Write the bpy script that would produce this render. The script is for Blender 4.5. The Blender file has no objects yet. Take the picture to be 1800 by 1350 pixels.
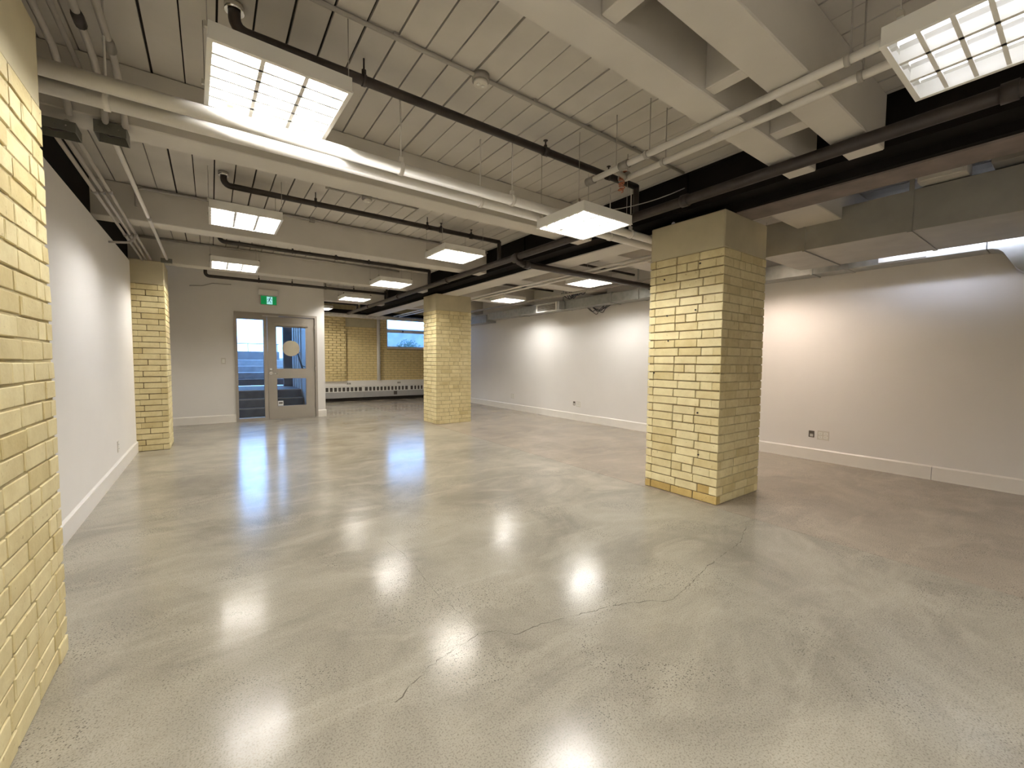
import bpy, math, random
from mathutils import Vector, Matrix

random.seed(7)
S = bpy.context.scene
COL = S.collection

# ------------------------------------------------------------------ camera
def look_matrix(yaw, pitch, roll):
    cy, sy = math.cos(yaw), math.sin(yaw)
    f, r, d = Vector((sy, cy, 0)), Vector((cy, -sy, 0)), Vector((0, 0, -1))
    cp, sp = math.cos(pitch), math.sin(pitch)
    f2, d2 = f * cp + d * sp, d * cp - f * sp
    cr, sr = math.cos(roll), math.sin(roll)
    X, Y, Z = r * cr + d2 * sr, -(-r * sr + d2 * cr), -f2
    return Matrix((X, Y, Z)).transposed()

cam_data = bpy.data.cameras.new('camera')
cam_data.sensor_width = 36.0
cam_data.lens = 734.83 / 1800 * 36.0
cam_data.clip_start = 0.02
cam = bpy.data.objects.new('camera', cam_data)
COL.objects.link(cam)
cam.matrix_world = Matrix.Translation((0, 0, 1.25)) @ look_matrix(0.622931, 0.0535538, -0.00806067).to_4x4()
S.camera = cam

# ------------------------------------------------------------------ world, exposure
W = bpy.data.worlds.new('world')
S.world = W
W.use_nodes = True
bg = W.node_tree.nodes['Background']
bg.inputs['Color'].default_value = (0.24, 0.50, 1.0, 1)
bg.inputs['Strength'].default_value = 8.5
S.view_settings.view_transform = 'Standard'
S.view_settings.look = 'None'
S.view_settings.gamma = 1.0
S.view_settings.use_curve_mapping = False
S.view_settings.exposure = 0.0
TUBE = 270.0            # radiance of the fluorescent tubes
try:
    S.cycles.use_denoising = True
    S.cycles.max_bounces = 10
    S.cycles.diffuse_bounces = 6
    S.cycles.glossy_bounces = 4
    S.cycles.transmission_bounces = 6
    S.cycles.sample_clamp_indirect = 8.0
    S.cycles.caustics_reflective = False
    S.cycles.caustics_refractive = False
except Exception:
    pass

# ------------------------------------------------------------------ materials
MATS = {}
def new_mat(name):
    m = bpy.data.materials.new(name)
    m.use_nodes = True
    nt = m.node_tree
    b = nt.nodes['Principled BSDF']
    MATS[name] = m
    return m, nt, b

def N(nt, kind, **kw):
    n = nt.nodes.new(kind)
    for k, v in kw.items():
        if k in n.inputs.keys():
            n.inputs[k].default_value = v
        else:
            setattr(n, k, v)
    return n

def ramp(nt, fac, stops):
    r = nt.nodes.new('ShaderNodeValToRGB')
    e = r.color_ramp.elements
    while len(e) < len(stops):
        e.new(0.5)
    for el, (p, c) in zip(e, stops):
        el.position = p
        el.color = (*c, 1) if len(c) == 3 else c
    nt.links.new(fac, r.inputs['Fac'])
    return r

def mixc(nt, fac, a, b, mode='MIX'):
    m = nt.nodes.new('ShaderNodeMix')
    m.data_type = 'RGBA'
    m.blend_type = mode
    for s, v in ((m.inputs[0], fac), (m.inputs[6], a), (m.inputs[7], b)):
        if isinstance(v, bpy.types.NodeSocket):
            nt.links.new(v, s)
        elif isinstance(v, (int, float)):
            s.default_value = v
        else:
            s.default_value = (*v, 1)
    return m.outputs[2]

def flat(name, col, rough=0.6, metal=0.0, var=0.06, scale=6.0, bump=0.0, spec=0.4, obj_var=0.0, bscale=60.0):
    """painted / plain surface with a faint procedural mottling"""
    m, nt, b = new_mat(name)
    tc = N(nt, 'ShaderNodeTexCoord')
    n1 = N(nt, 'ShaderNodeTexNoise', Scale=scale, Detail=4.0)
    nt.links.new(tc.outputs['Object'], n1.inputs['Vector'])
    lo = tuple(max(0, c * (1 - var)) for c in col)
    hi = tuple(min(1, c * (1 + var)) for c in col)
    c = ramp(nt, n1.outputs['Fac'], [(0.3, lo), (0.7, hi)]).outputs['Color']
    if obj_var:
        oi = N(nt, 'ShaderNodeObjectInfo')
        c2 = ramp(nt, oi.outputs['Random'], [(0.0, (1 - obj_var,) * 3), (1.0, (1, 1, 1))]).outputs['Color']
        c = mixc(nt, 1.0, c, c2, 'MULTIPLY')
    nt.links.new(c, b.inputs['Base Color'])
    b.inputs['Roughness'].default_value = rough
    b.inputs['Metallic'].default_value = metal
    b.inputs['Specular IOR Level'].default_value = spec
    if bump:
        n2 = N(nt, 'ShaderNodeTexNoise', Scale=bscale, Detail=3.0)
        nt.links.new(tc.outputs['Object'], n2.inputs['Vector'])
        bp = N(nt, 'ShaderNodeBump', Strength=bump, Distance=0.004)
        nt.links.new(n2.outputs['Fac'], bp.inputs['Height'])
        nt.links.new(bp.outputs['Normal'], b.inputs['Normal'])
    return m

def emit(name, col, strength, base=(0.8, 0.8, 0.8)):
    m, nt, b = new_mat(name)
    b.inputs['Base Color'].default_value = (*base, 1)
    b.inputs['Emission Color'].default_value = (*col, 1)
    b.inputs['Emission Strength'].default_value = strength
    return m

flat('wall_paint', (0.76, 0.735, 0.705), 0.55, var=0.02, scale=1.5, bump=0.05, bscale=250)
flat('trim_paint', (0.78, 0.745, 0.69), 0.35, var=0.02)
flat('ceiling_paint', (0.61, 0.58, 0.53), 0.6, var=0.06, scale=3.0, bump=0.12, obj_var=0.07, bscale=40)
flat('beam_paint', (0.61, 0.58, 0.525), 0.6, var=0.05, scale=2.5, bump=0.15, bscale=35)
flat('dark_gap', (0.03, 0.024, 0.02), 0.9)
flat('black_steel', (0.007, 0.0055, 0.0045), 0.8, var=0.2, bump=0.1, bscale=20, spec=0.12)
flat('dark_pipe', (0.035, 0.027, 0.023), 0.45, var=0.25, scale=12)
flat('pipe_white', (0.78, 0.755, 0.71), 0.3, var=0.04)
flat('conduit', (0.40, 0.375, 0.34), 0.45, var=0.06)
flat('grey_steel', (0.30, 0.28, 0.25), 0.4, metal=0.3, var=0.1)
flat('box_grey', (0.13, 0.13, 0.11), 0.5, var=0.1)
flat('chrome', (0.75, 0.74, 0.70), 0.18, metal=1.0)
flat('copper', (0.42, 0.17, 0.10), 0.4, metal=0.8, var=0.3, scale=30)
flat('enamel', (0.82, 0.81, 0.76), 0.35, var=0.01)
flat('door_paint', (0.36, 0.325, 0.28), 0.4, var=0.03)
flat('plate', (0.62, 0.59, 0.53), 0.35)
flat('plate_dark', (0.10, 0.085, 0.07), 0.5)
flat('heater_grey', (0.42, 0.41, 0.40), 0.5, var=0.05)
flat('concrete_out', (0.46, 0.50, 0.54), 0.8, var=0.15, scale=8)
flat('dark_out', (0.11, 0.115, 0.125), 0.8, var=0.2)  # also carries the shade painted on the near outside steps
flat('siding_out', (0.75, 0.76, 0.76), 0.6)
flat('foliage', (0.06, 0.11, 0.10), 0.8, var=0.3, scale=20)
flat('rail_dark', (0.05, 0.05, 0.06), 0.5)
flat('cap_paint', (0.50, 0.44, 0.29), 0.6, var=0.12, scale=3.0, bump=0.1, bscale=30)
flat('mortar', (0.25, 0.195, 0.105), 0.95, var=0.2, scale=20, bump=0.4)
flat('mortar_pale', (0.38, 0.32, 0.185), 0.9, var=0.15, scale=14, bump=0.3)
flat('joint_paint', (0.46, 0.39, 0.22), 0.8, var=0.15, scale=14, bump=0.2)
flat('brown_board', (0.19, 0.155, 0.135), 0.8, var=0.2)
flat('street_blue', (0.20, 0.23, 0.28), 0.8, var=0.2, scale=3)
flat('crack_dark', (0.10, 0.085, 0.06), 0.9)
flat('insulation', (0.62, 0.58, 0.52), 0.6, var=0.15, scale=15)
flat('sticker', (0.75, 0.75, 0.75), 0.5)
flat('frost', (0.50, 0.45, 0.34), 0.6)
flat('green_sign_edge', (0.50, 0.47, 0.42), 0.5)
emit('sign_green', (0.0, 0.20, 0.045), 0.8, (0.0, 0.12, 0.04))
emit('sign_white', (0.45, 0.95, 1.0), 0.8, (0.3, 0.4, 0.4))
flat('sign_ink', (0.01, 0.10, 0.16), 0.5)
emit('tube_warm', (1.0, 0.94, 0.86), TUBE)
emit('tube_white', (1.0, 0.975, 0.945), TUBE)
emit('tube_near', (1.0, 0.975, 0.945), TUBE * 1.75)
emit('tube_far', (1.0, 0.96, 0.90), TUBE * 1.3)
emit('tube_aisle', (1.0, 0.97, 0.93), TUBE * 1.12)
emit('tube_pink', (1.0, 0.83, 0.71), TUBE * 1.6)
emit('tube_cool', (0.86, 0.88, 1.0), 4.0)
emit('tube_added_strip', (0.74, 0.80, 1.0), 50.0)  # tube of the added strip light that brightens the wall duct

# galvanised sheet metal
m, nt, b = new_mat('galvanised')
tc = N(nt, 'ShaderNodeTexCoord')
v = N(nt, 'ShaderNodeTexVoronoi', Scale=14.0)
nt.links.new(tc.outputs['Object'], v.inputs['Vector'])
r = ramp(nt, v.outputs['Distance'], [(0.0, (0.40, 0.41, 0.40)), (0.9, (0.50, 0.51, 0.50))])
nt.links.new(r.outputs['Color'], b.inputs['Base Color'])
b.inputs['Metallic'].default_value = 0.75
b.inputs['Roughness'].default_value = 0.42
flat('galvanised_dull', (0.33, 0.32, 0.285), 0.5, metal=0.4, var=0.08, scale=5)

# glass
m, nt, b = new_mat('glass')
out = nt.nodes['Material Output']
nt.nodes.remove(b)
tr = N(nt, 'ShaderNodeBsdfTransparent')
gl = N(nt, 'ShaderNodeBsdfGlossy', Roughness=0.02)
fr = N(nt, 'ShaderNodeFresnel', IOR=1.45)
mx = N(nt, 'ShaderNodeMixShader')
nt.links.new(fr.outputs['Fac'], mx.inputs[0])
nt.links.new(tr.outputs[0], mx.inputs[1])
nt.links.new(gl.outputs[0], mx.inputs[2])
nt.links.new(mx.outputs[0], out.inputs['Surface'])

# painted brick
def brick_mat(name, base, stain=0.5):
    m, nt, b = new_mat(name)
    tc = N(nt, 'ShaderNodeTexCoord')
    oi = N(nt, 'ShaderNodeObjectInfo')
    geo = N(nt, 'ShaderNodeNewGeometry')
    hi = tuple(min(1, c * 1.06) for c in base)
    lo = (base[0] * 0.86, base[1] * 0.82, base[2] * 0.72)
    c = ramp(nt, oi.outputs['Random'], [(0.0, lo), (0.45, base), (1.0, hi)]).outputs['Color']
    n1 = N(nt, 'ShaderNodeTexNoise', Scale=9.0, Detail=5.0, Roughness=0.65)
    nt.links.new(geo.outputs['Position'], n1.inputs['Vector'])
    k = ramp(nt, n1.outputs['Fac'], [(0.35, (0.84, 0.80, 0.72)), (0.62, (1, 1, 1))]).outputs['Color']
    c = mixc(nt, 0.8, c, k, 'MULTIPLY')
    n3 = N(nt, 'ShaderNodeTexNoise', Scale=38.0, Detail=3.0)
    nt.links.new(geo.outputs['Position'], n3.inputs['Vector'])
    k2 = ramp(nt, n3.outputs['Fac'], [(0.26, (0.45, 0.36, 0.22)), (0.33, (1, 1, 1))]).outputs['Color']
    c = mixc(nt, stain, c, k2, 'MULTIPLY')
    nt.links.new(c, b.inputs['Base Color'])
    b.inputs['Roughness'].default_value = 0.55
    n2 = N(nt, 'ShaderNodeTexNoise', Scale=70.0, Detail=4.0)
    nt.links.new(geo.outputs['Position'], n2.inputs['Vector'])
    bp = N(nt, 'ShaderNodeBump', Strength=0.35, Distance=0.004)
    nt.links.new(n2.outputs['Fac'], bp.inputs['Height'])
    nt.links.new(bp.outputs['Normal'], b.inputs['Normal'])
    return m
brick_mat('brick_paint', (0.72, 0.63, 0.365))
brick_mat('brick_paint_far', (0.74, 0.60, 0.30), 0.7)
brick_mat('brick_base', (0.52, 0.38, 0.14), 0.8)

# polished concrete floor
def floor_mat(name, a, bcol):
    m, nt, b = new_mat(name)
    geo = N(nt, 'ShaderNodeNewGeometry')
    P = geo.outputs['Position']
    def noise(scale, detail=4.0, rough=0.5, dist=0.0):
        n = N(nt, 'ShaderNodeTexNoise', Scale=scale, Detail=detail, Roughness=rough, Distortion=dist)
        nt.links.new(P, n.inputs['Vector'])
        return n.outputs['Fac']
    c = ramp(nt, noise(1.1, 8.0, 0.68, 0.6), [(0.34, a), (0.66, bcol)]).outputs['Color']
    # pale trowel streaks
    mp = N(nt, 'ShaderNodeMapping')
    mp.inputs['Scale'].default_value = (1.0, 2.6, 1.0)
    mp.inputs['Rotation'].default_value = (0, 0, 0.5)
    nt.links.new(P, mp.inputs['Vector'])
    ns = N(nt, 'ShaderNodeTexNoise', Scale=1.7, Detail=5.0, Roughness=0.6, Distortion=0.8)
    nt.links.new(mp.outputs[0], ns.inputs['Vector'])
    st = ramp(nt, ns.outputs['Fac'], [(0.50, (0, 0, 0)), (0.85, (1, 1, 1))])
    c = mixc(nt, st.outputs['Color'], c, tuple(x * 1.12 for x in bcol))
    # exposed aggregate: fine specks everywhere, coarse dark ones in patches
    v1 = N(nt, 'ShaderNodeTexVoronoi', Scale=105.0)
    nt.links.new(P, v1.inputs['Vector'])
    patch = ramp(nt, noise(1.6, 3.0, 0.6, 0.5), [(0.50, (0, 0, 0)), (0.60, (1, 1, 1))]).outputs['Color']
    sp = ramp(nt, v1.outputs['Distance'], [(0.20, (1, 1, 1)), (0.36, (0, 0, 0))]).outputs['Color']
    vr = ramp(nt, v1.outputs['Color'], [(0.46, (0, 0, 0)), (0.50, (1, 1, 1))]).outputs['Color']
    mk = mixc(nt, 1.0, sp, vr, 'MULTIPLY')
    mk = mixc(nt, 1.0, mk, patch, 'MULTIPLY')
    c = mixc(nt, mk, c, (0.11, 0.098, 0.078))
    fine = ramp(nt, noise(160.0, 2.0, 0.7), [(0.34, (0.55, 0.53, 0.5)), (0.50, (1, 1, 1)), (0.72, (1.0, 1.0, 1.0))]).outputs['Color']
    c = mixc(nt, 0.8, c, fine, 'MULTIPLY')
    nt.links.new(c, b.inputs['Base Color'])
    rr = ramp(nt, noise(2.2, 5.0, 0.65), [(0.3, (0.135,) * 3), (0.7, (0.23,) * 3)]).outputs['Color']
    nt.links.new(rr, b.inputs['Roughness'])
    b.inputs['Specular IOR Level'].default_value = 0.34
    bp = N(nt, 'ShaderNodeBump', Strength=0.05, Distance=0.01)
    nt.links.new(noise(3.5, 3.0), bp.inputs['Height'])
    nt.links.new(bp.outputs['Normal'], b.inputs['Normal'])
floor_mat('floor_concrete', (0.25, 0.226, 0.18), (0.385, 0.352, 0.285))
floor_mat('floor_concrete_brown', (0.28, 0.237, 0.186), (0.38, 0.327, 0.259))

# ------------------------------------------------------------------ mesh helpers
class MB:
    """collects boxes, prisms and tubes; build() links them as one mesh object"""
    def __init__(self):
        self.v, self.f, self.smooth = [], [], []
    def add(self, vs, fs, smooth=False):
        o = len(self.v)
        self.v += [tuple(p) for p in vs]
        self.f += [tuple(i + o for i in q) for q in fs]
        self.smooth += [smooth] * len(fs)
        return self
    def box(self, x0, x1, y0, y1, z0, z1):
        vs = [(x, y, z) for z in (z0, z1) for y in (y0, y1) for x in (x0, x1)]
        return self.add(vs, [(0, 2, 3, 1), (4, 5, 7, 6), (0, 1, 5, 4), (2, 6, 7, 3), (0, 4, 6, 2), (1, 3, 7, 5)])
    def bbox(self, x0, x1, y0, y1, z0, z1, e):
        """box with bevelled vertical and horizontal edges (chamfer e)"""
        vs, cx, cy, cz = [], (x0 + x1) / 2, (y0 + y1) / 2, (z0 + z1) / 2
        hx, hy, hz = (x1 - x0) / 2, (y1 - y0) / 2, (z1 - z0) / 2
        idx = {}
        for sx in (-1, 1):
            for sy in (-1, 1):
                for sz in (-1, 1):
                    for ax in range(3):
                        p = [sx * (hx - e), sy * (hy - e), sz * (hz - e)]
                        p[ax] = (sx * hx, sy * hy, sz * hz)[ax]
                        idx[(sx, sy, sz, ax)] = len(vs)
                        vs.append((cx + p[0], cy + p[1], cz + p[2]))
        fs = []
        for ax in range(3):
            a, c = [i for i in range(3) if i != ax]
            for s in (-1, 1):
                q = []
                for (u, w) in ((-1, -1), (1, -1), (1, 1), (-1, 1)):
                    k = [0, 0, 0]; k[ax] = s; k[a] = u; k[c] = w
                    q.append(idx[(*k, ax)])
                if (s > 0) != (ax != 1):
                    q.reverse()
                fs.append(q)
            for u in (-1, 1):
                for w in (-1, 1):
                    k0 = [0, 0, 0]; k0[a] = u; k0[c] = w
                    k1 = list(k0); k0[ax] = -1; k1[ax] = 1
                    fs.append([idx[(*k0, a)], idx[(*k1, a)], idx[(*k1, c)], idx[(*k0, c)]])
        for sx in (-1, 1):
            for sy in (-1, 1):
                for sz in (-1, 1):
                    fs.append([idx[(sx, sy, sz, i)] for i in range(3)])
        return self.add(vs, fs)
    def prism(self, poly, axis, a, b):
        """extrude a 2D polygon along an axis; poly in the two remaining axes (xyz order)"""
        n = len(poly)
        def P(u, w, t):
            p = [u, w]; p.insert(axis, t); return p
        vs = [P(u, w, a) for u, w in poly] + [P(u, w, b) for u, w in poly]
        fs = [(i, (i + 1) % n, (i + 1) % n + n, i + n) for i in range(n)]
        fs += [tuple(range(n - 1, -1, -1)), tuple(range(n, 2 * n))]
        return self.add(vs, fs)
    def tube(self, pts, r, seg=10, cap=True):
        pts = [Vector(p) for p in pts]
        n = len(pts)
        rs = r if isinstance(r, (list, tuple)) else [r] * n
        vs, fs = [], []
        up = None
        for i, p in enumerate(pts):
            t = (pts[min(i + 1, n - 1)] - pts[max(i - 1, 0)])
            t = t.normalized() if t.length > 1e-9 else Vector((0, 0, 1))
            if up is None:
                up = t.orthogonal().normalized()
            up = (up - t * up.dot(t))
            up = up.normalized() if up.length > 1e-6 else t.orthogonal().normalized()
            s = t.cross(up)
            for k in range(seg):
                a = 2 * math.pi * k / seg
                vs.append(p + (up * math.cos(a) + s * math.sin(a)) * rs[i])
        for i in range(n - 1):
            for k in range(seg):
                k2 = (k + 1) % seg
                fs.append((i * seg + k, i * seg + k2, (i + 1) * seg + k2, (i + 1) * seg + k))
        self.add(vs, fs, True)
        if cap:
            o = len(self.v) - len(vs)
            self.f += [tuple(o + k for k in range(seg - 1, -1, -1)), tuple(o + (n - 1) * seg + k for k in range(seg))]
            self.smooth += [False, False]
        return self
    def disc(self, c, axis, r, t, seg=20):
        a, b_ = list(c), list(c)
        a[axis] -= t / 2; b_[axis] += t / 2
        return self.tube([a, b_], r, seg)
    def mesh(self, name):
        me = bpy.data.meshes.new(name)
        me.from_pydata(self.v, [], self.f)
        me.polygons.foreach_set('use_smooth', self.smooth)
        me.update()
        return me
    def build(self, name, mat, parent=None, **tags):
        me = self.mesh(name)
        me.materials.append(MATS[mat])
        return place(name, me, parent, **tags)

def tag(o, label=None, category=None, group=None, kind=None):
    for k, v in (('label', label), ('category', category), ('group', group), ('kind', kind)):
        if v:
            o[k] = v
    return o

def place(name, me, parent=None, loc=None, scale=None, **tags):
    o = bpy.data.objects.new(name, me)
    COL.objects.link(o)
    if parent is not None:
        o.parent = parent
    if loc is not None:
        o.location = loc
    if scale is not None:
        o.scale = scale
    return tag(o, **tags)

def empty(name, loc=(0, 0, 0), **tags):
    o = bpy.data.objects.new(name, None)
    COL.objects.link(o)
    o.location = loc
    o.empty_display_size = 0.1
    return tag(o, **tags)

def arc(c, r, a0, a1, plane, n=7):
    """points on an arc; plane is the index pair of the axes"""
    out = []
    for i in range(n):
        a = math.radians(a0 + (a1 - a0) * i / (n - 1))
        p = list(c)
        p[plane[0]] += r * math.cos(a)
        p[plane[1]] += r * math.sin(a)
        out.append(tuple(p))
    return out

# ------------------------------------------------------------------ room dimensions
XL, XR = -0.84, 6.35          # left and right walls
YB, YD, YF = -3.6, 9.95, 13.35  # wall behind the camera, door wall, far brick wall
ZS, ZC = 2.61, 2.95           # beam soffit, underside of the ceiling boards
GX0, GX1 = 3.50, 4.045         # the steel girder over the columns

# ------------------------------------------------------------------ floor
floor = MB().box(-1.3, 3.515, YB - 0.1, YF + 0.2, -0.12, 0.0).build('floor', 'floor_concrete', kind='structure')
MB().box(3.521, 6.6, YB - 0.1, YF + 0.2, -0.12, 0.0).build('floor_slab', 'floor_concrete_brown', floor)
MB().box(3.513, 3.523, YB, YF, -0.10, -0.004).build('floor_joint', 'crack_dark', floor)

def ribbon(name, pts, w, seed, z=0.0008):
    rnd = random.Random(seed)
    P = []
    for (x0, y0), (x1, y1) in zip(pts, pts[1:]):
        k = max(2, int(math.hypot(x1 - x0, y1 - y0) / 0.022))
        for i in range(k):
            t = i / k
            P.append((x0 + (x1 - x0) * t + rnd.uniform(-.007, .007), y0 + (y1 - y0) * t + rnd.uniform(-.007, .007)))
    P.append(pts[-1])
    vs, fs = [], []
    for i, p in enumerate(P):
        a, c = P[max(i - 1, 0)], P[min(i + 1, len(P) - 1)]
        dx, dy = c[0] - a[0], c[1] - a[1]
        L = math.hypot(dx, dy) or 1
        ww = w * rnd.choice((0.15, 0.4, 0.7, 1.0, 1.2)) / 2
        vs += [(p[0] - dy / L * ww, p[1] + dx / L * ww, z), (p[0] + dy / L * ww, p[1] - dx / L * ww, z)]
        if i:
            fs.append((2 * i - 2, 2 * i - 1, 2 * i + 1, 2 * i))
    MB().add(vs, fs).build(name, 'crack_dark', floor)
ribbon('crack', [(0.52, 1.43), (0.59, 1.481), (0.74, 1.545), (0.961, 1.591), (1.037, 1.563), (1.098, 1.49), (1.25, 1.48), (1.393, 1.445),
                 (1.585, 1.398), (1.721, 1.364), (1.939, 1.244), (2.2, 1.28), (2.509, 1.341), (2.954, 1.383), (3.3, 1.5)], 0.0045, 1)
ribbon('crack', [(0.967, 1.6), (0.97, 1.827), (0.95, 2.02), (0.979, 2.358), (0.975, 2.6), (0.96, 2.8)], 0.0022, 2)

# ------------------------------------------------------------------ walls
wl = MB().box(XL - 0.16, XL, YB, 10.0, 0, 2.53).build('wall_left', 'wall_paint', kind='structure')
wr = MB().box(XR, XR + 0.2, YB, YF + 0.2, 0, 3.1).build('wall_right', 'wall_paint', kind='structure')
MB().box(-1.3, 6.6, YB - 0.2, YB, 0, 3.1).build('wall_rear', 'wall_paint', kind='structure')

# door wall with opening for the frame
DX0, DX1, DZ = 0.375, 1.885, 2.20
wd = MB()
wd.box(XL - 0.16, DX0, YD, YD + 0.14, 0, ZC)
wd.box(DX1, 2.04, YD, YD + 0.14, 0, ZC)
wd.box(DX0, DX1, YD, YD + 0.14, DZ, ZC)
wd.box(1.90, 2.04, YD + 0.14, YF, 0, ZC)
wd.build('wall_door', 'wall_paint', kind='structure')

def baseboard(name, pts_list):
    mb = MB()
    for (x0, x1, y0, y1) in pts_list:
        mb.box(x0, x1, y0, y1, 0, 0.14)
    o = mb.build(name, 'trim_paint', kind='structure')
    mb2 = MB()
    for (x0, x1, y0, y1) in pts_list:
        # thin rounded top lip
        if x1 - x0 < y1 - y0:
            s = 1 if x0 < 2 else -1
            a, c = (x0, x1 - 0.006) if s > 0 else (x0 + 0.006, x1)
            mb2.prism([(a, 0.14), (c, 0.14), ((a if s > 0 else c), 0.155)], 1, y0, y1)
        else:
            mb2.prism([(y1, 0.14), (y0 + 0.006, 0.14), (y1, 0.155)], 0, x0, x1)
    mb2.build('top_bead', 'trim_paint', o)
baseboard('baseboard_left', [(XL, XL + 0.016, 2.51, 7.42)])
baseboard('baseboard_right', [(XR - 0.018, XR, YB, 0.98), (XR - 0.018, XR, 0.984, 13.0)])
baseboard('baseboard_door', [(XL, DX0, YD - 0.016, YD), (DX1, 2.055, YD - 0.016, YD)])

# far brick wall with the high window
WX0, WX1, WZ0, WZ1 = 4.61, 6.02, 1.66, 2.655
wf = MB()
wf.box(1.9, WX0, YF, YF + 0.25, 0, 3.1)
wf.box(WX1, 6.6, YF, YF + 0.25, 0, 3.1)
wf.box(WX0, WX1, YF, YF + 0.25, 0, WZ0)
wf.box(WX0, WX1, YF, YF + 0.25, WZ1, 3.1)
wall_far = wf.build('wall_far', 'mortar_pale', kind='structure')
wb = MB()
row = 0
z = 0.62
while z < 2.56:
    x = 2.04 - (0.1125 if row % 2 else 0)
    while x < XR:
        x0, x1 = max(x, 2.04), min(x + 0.215, XR)
        segs = [(x0, x1)]
        if x0 < 3.31 < x1:
            segs = [(x0, 3.31), (3.31, x1)]
        if z + 0.066 > WZ0 - 0.02 and z < WZ1:
            segs = [(a, min(c, WX0 - 0.002)) for a, c in segs if a < WX0] + [(max(a, WX1 + 0.002), c) for a, c in segs if c > WX1]
        for a, c in segs:
            if c - a > 0.015:
                wb.bbox(a, c, (YF - 0.10 if a < 3.305 else YF) - random.uniform(0.004, 0.010), YF + 0.05, z, z + 0.066, 0.003)
        x += 0.225
    z += 0.0755
    row += 1
wb.build('brick_courses', 'brick_paint_far', wall_far, kind='stuff')

# ------------------------------------------------------------------ ceiling boards and beams
ceil_o = MB().box(-1.3, 6.6, YB - 0.1, YF + 0.2, ZC + 0.022, ZC + 0.09).build('ceiling', 'dark_gap', kind='structure')
k = 0
x = -0.241 - 0.1547 * 6
plank_me = {}
while x < XR + 0.1:
    gap = random.choice((0.007, 0.010, 0.012, 0.013, 0.009))
    key = gap
    if key not in plank_me:
        pm = MB().prism([(0.0, 0.0), (0.1547 - gap, 0.0), (0.1547 - gap, 0.024), (0.0, 0.024)], 1, YB, YF)
        me = pm.mesh('plank'); me.materials.append(MATS['ceiling_paint']); plank_me[key] = me
    o = place('plank', plank_me[key], ceil_o, loc=(x, 0, ZC + random.uniform(0.0, 0.004)))
    x += 0.1547

def beam(x0, x1, y0, y1, label, z0=ZS, z1=ZC):
    o = MB().bbox(x0, x1, y0, y1, z0, z1 - 0.001, 0.006).build('ceiling_beam', 'beam_paint', label=label, category='beam', group='painted cross beams under the ceiling boards')
    return o
beam(-0.95, GX0, 0.845, 1.03, 'white cross beam nearest the camera at top right, ahead of its twin')
beam(-0.95, GX0, 1.215, 1.385, 'white cross beam paired with the nearest one by short blocking pieces')
b_a = beam(-0.95, GX0, 3.354, 3.58, 'white cross beam running just behind the two thick white pipes')
b_c = beam(-0.90, GX0, 5.57, 5.80, 'white cross beam in mid room, second one beyond the white pipes')
b_d = beam(-0.90, GX0, 7.74, 7.97, 'white cross beam ending above the far left brick pillar')
beam(2.05, GX0, 10.28, 10.5, 'white cross beam beyond the door wall corner')
beam(-0.95, GX0, -1.2, -0.98, 'white cross beam behind the camera position')
for y0, y1, lb in ((1.45, 1.82, 'short white cross beam above the near duct on the right'),
                   (3.61, 3.95, 'white cross beam on the right side just behind the near column'),
                   (5.66, 6.0, 'white cross beam on the right side over the middle of the right wall'),
                   (7.95, 8.25, 'white cross beam on the right side at the far column'),
                   (10.3, 10.6, 'farthest white cross beam on the right side')):
    beam(GX1, XR, y0, y1, lb)
# blocking pieces between the paired beams
for i, (bx0, bx1) in enumerate(((1.296, 1.38), (2.058, 2.14), (2.773, 2.87))):
    MB().bbox(bx0, bx1, 1.03, 1.215, 2.63, ZC, 0.004).build('beam_blocking', 'beam_paint',
        label=('white blocking piece between the paired beams, farthest from the girder', 'middle white blocking piece between the paired beams', 'white blocking piece between the paired beams, closest to the girder')[i],
        category='blocking', group='blocking pieces between the paired beams')

# steel girders
g = empty('steel_girder', (3.96, 4, 2.56), label='black steel girder running over the two free-standing brick columns', category='girder')
def gpart(name, mb, mat, par, org):
    o = mb.build(name, mat, par)
    o.matrix_parent_inverse = Matrix.Translation(-Vector(org))
    return o
og = (3.96, 4, 2.56)
gpart('web', MB().box(GX0 + 0.01, 4.0, YB, 12.4, 2.622, 2.93), 'black_steel', g, og)
gpart('top_flange', MB().box(GX0, GX1, YB, 12.4, 2.93, 2.949), 'black_steel', g, og)
gpart('bottom_flange', MB().box(3.69, 4.03, YB, 12.4, 2.562, 2.622), 'black_steel', g, og)
for yy in (0.2, 2.2, 4.6, 6.7, 8.9, 11.0):
    gpart('stiffener', MB().box(GX0 - 0.012, GX0 + 0.012, yy, yy + 0.02, 2.63, 2.93), 'black_steel', g, og)
MB().disc((3.688, 2.462, 2.602), 0, 0.019, 0.004).build('round_tag', 'sticker', label='small round white tag on the girder above the near column', category='tag')
# pale underside board fixed below the girder
MB().box(3.70, 4.03, 2.70, 7.50, 2.548, 2.561).build('soffit_board', 'beam_paint', label='pale board under the girder between the two brick columns', category='board')
MB().box(3.74, 4.02, YB, 1.88, 2.548, 2.561).build('soffit_board', 'brown_board', label='brown board under the girder between the near column and the camera', category='board')
MB().box(3.70, 4.03, 8.12, 12.4, 2.548, 2.561).build('soffit_board', 'beam_paint', label='pale board under the girder beyond the far column', category='board')
gl_ = MB().box(-1.25, XL - 0.05, YB, 9.9, 2.532, ZC - 0.001).build('steel_girder', 'black_steel', label='black steel girder on top of the left white wall', category='girder')
MB().box(2.04, XR, 12.4, 12.6, 2.59, 2.68).build('steel_girder', 'black_steel', label='dark steel beam crossing in front of the far brick wall', category='girder')

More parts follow.
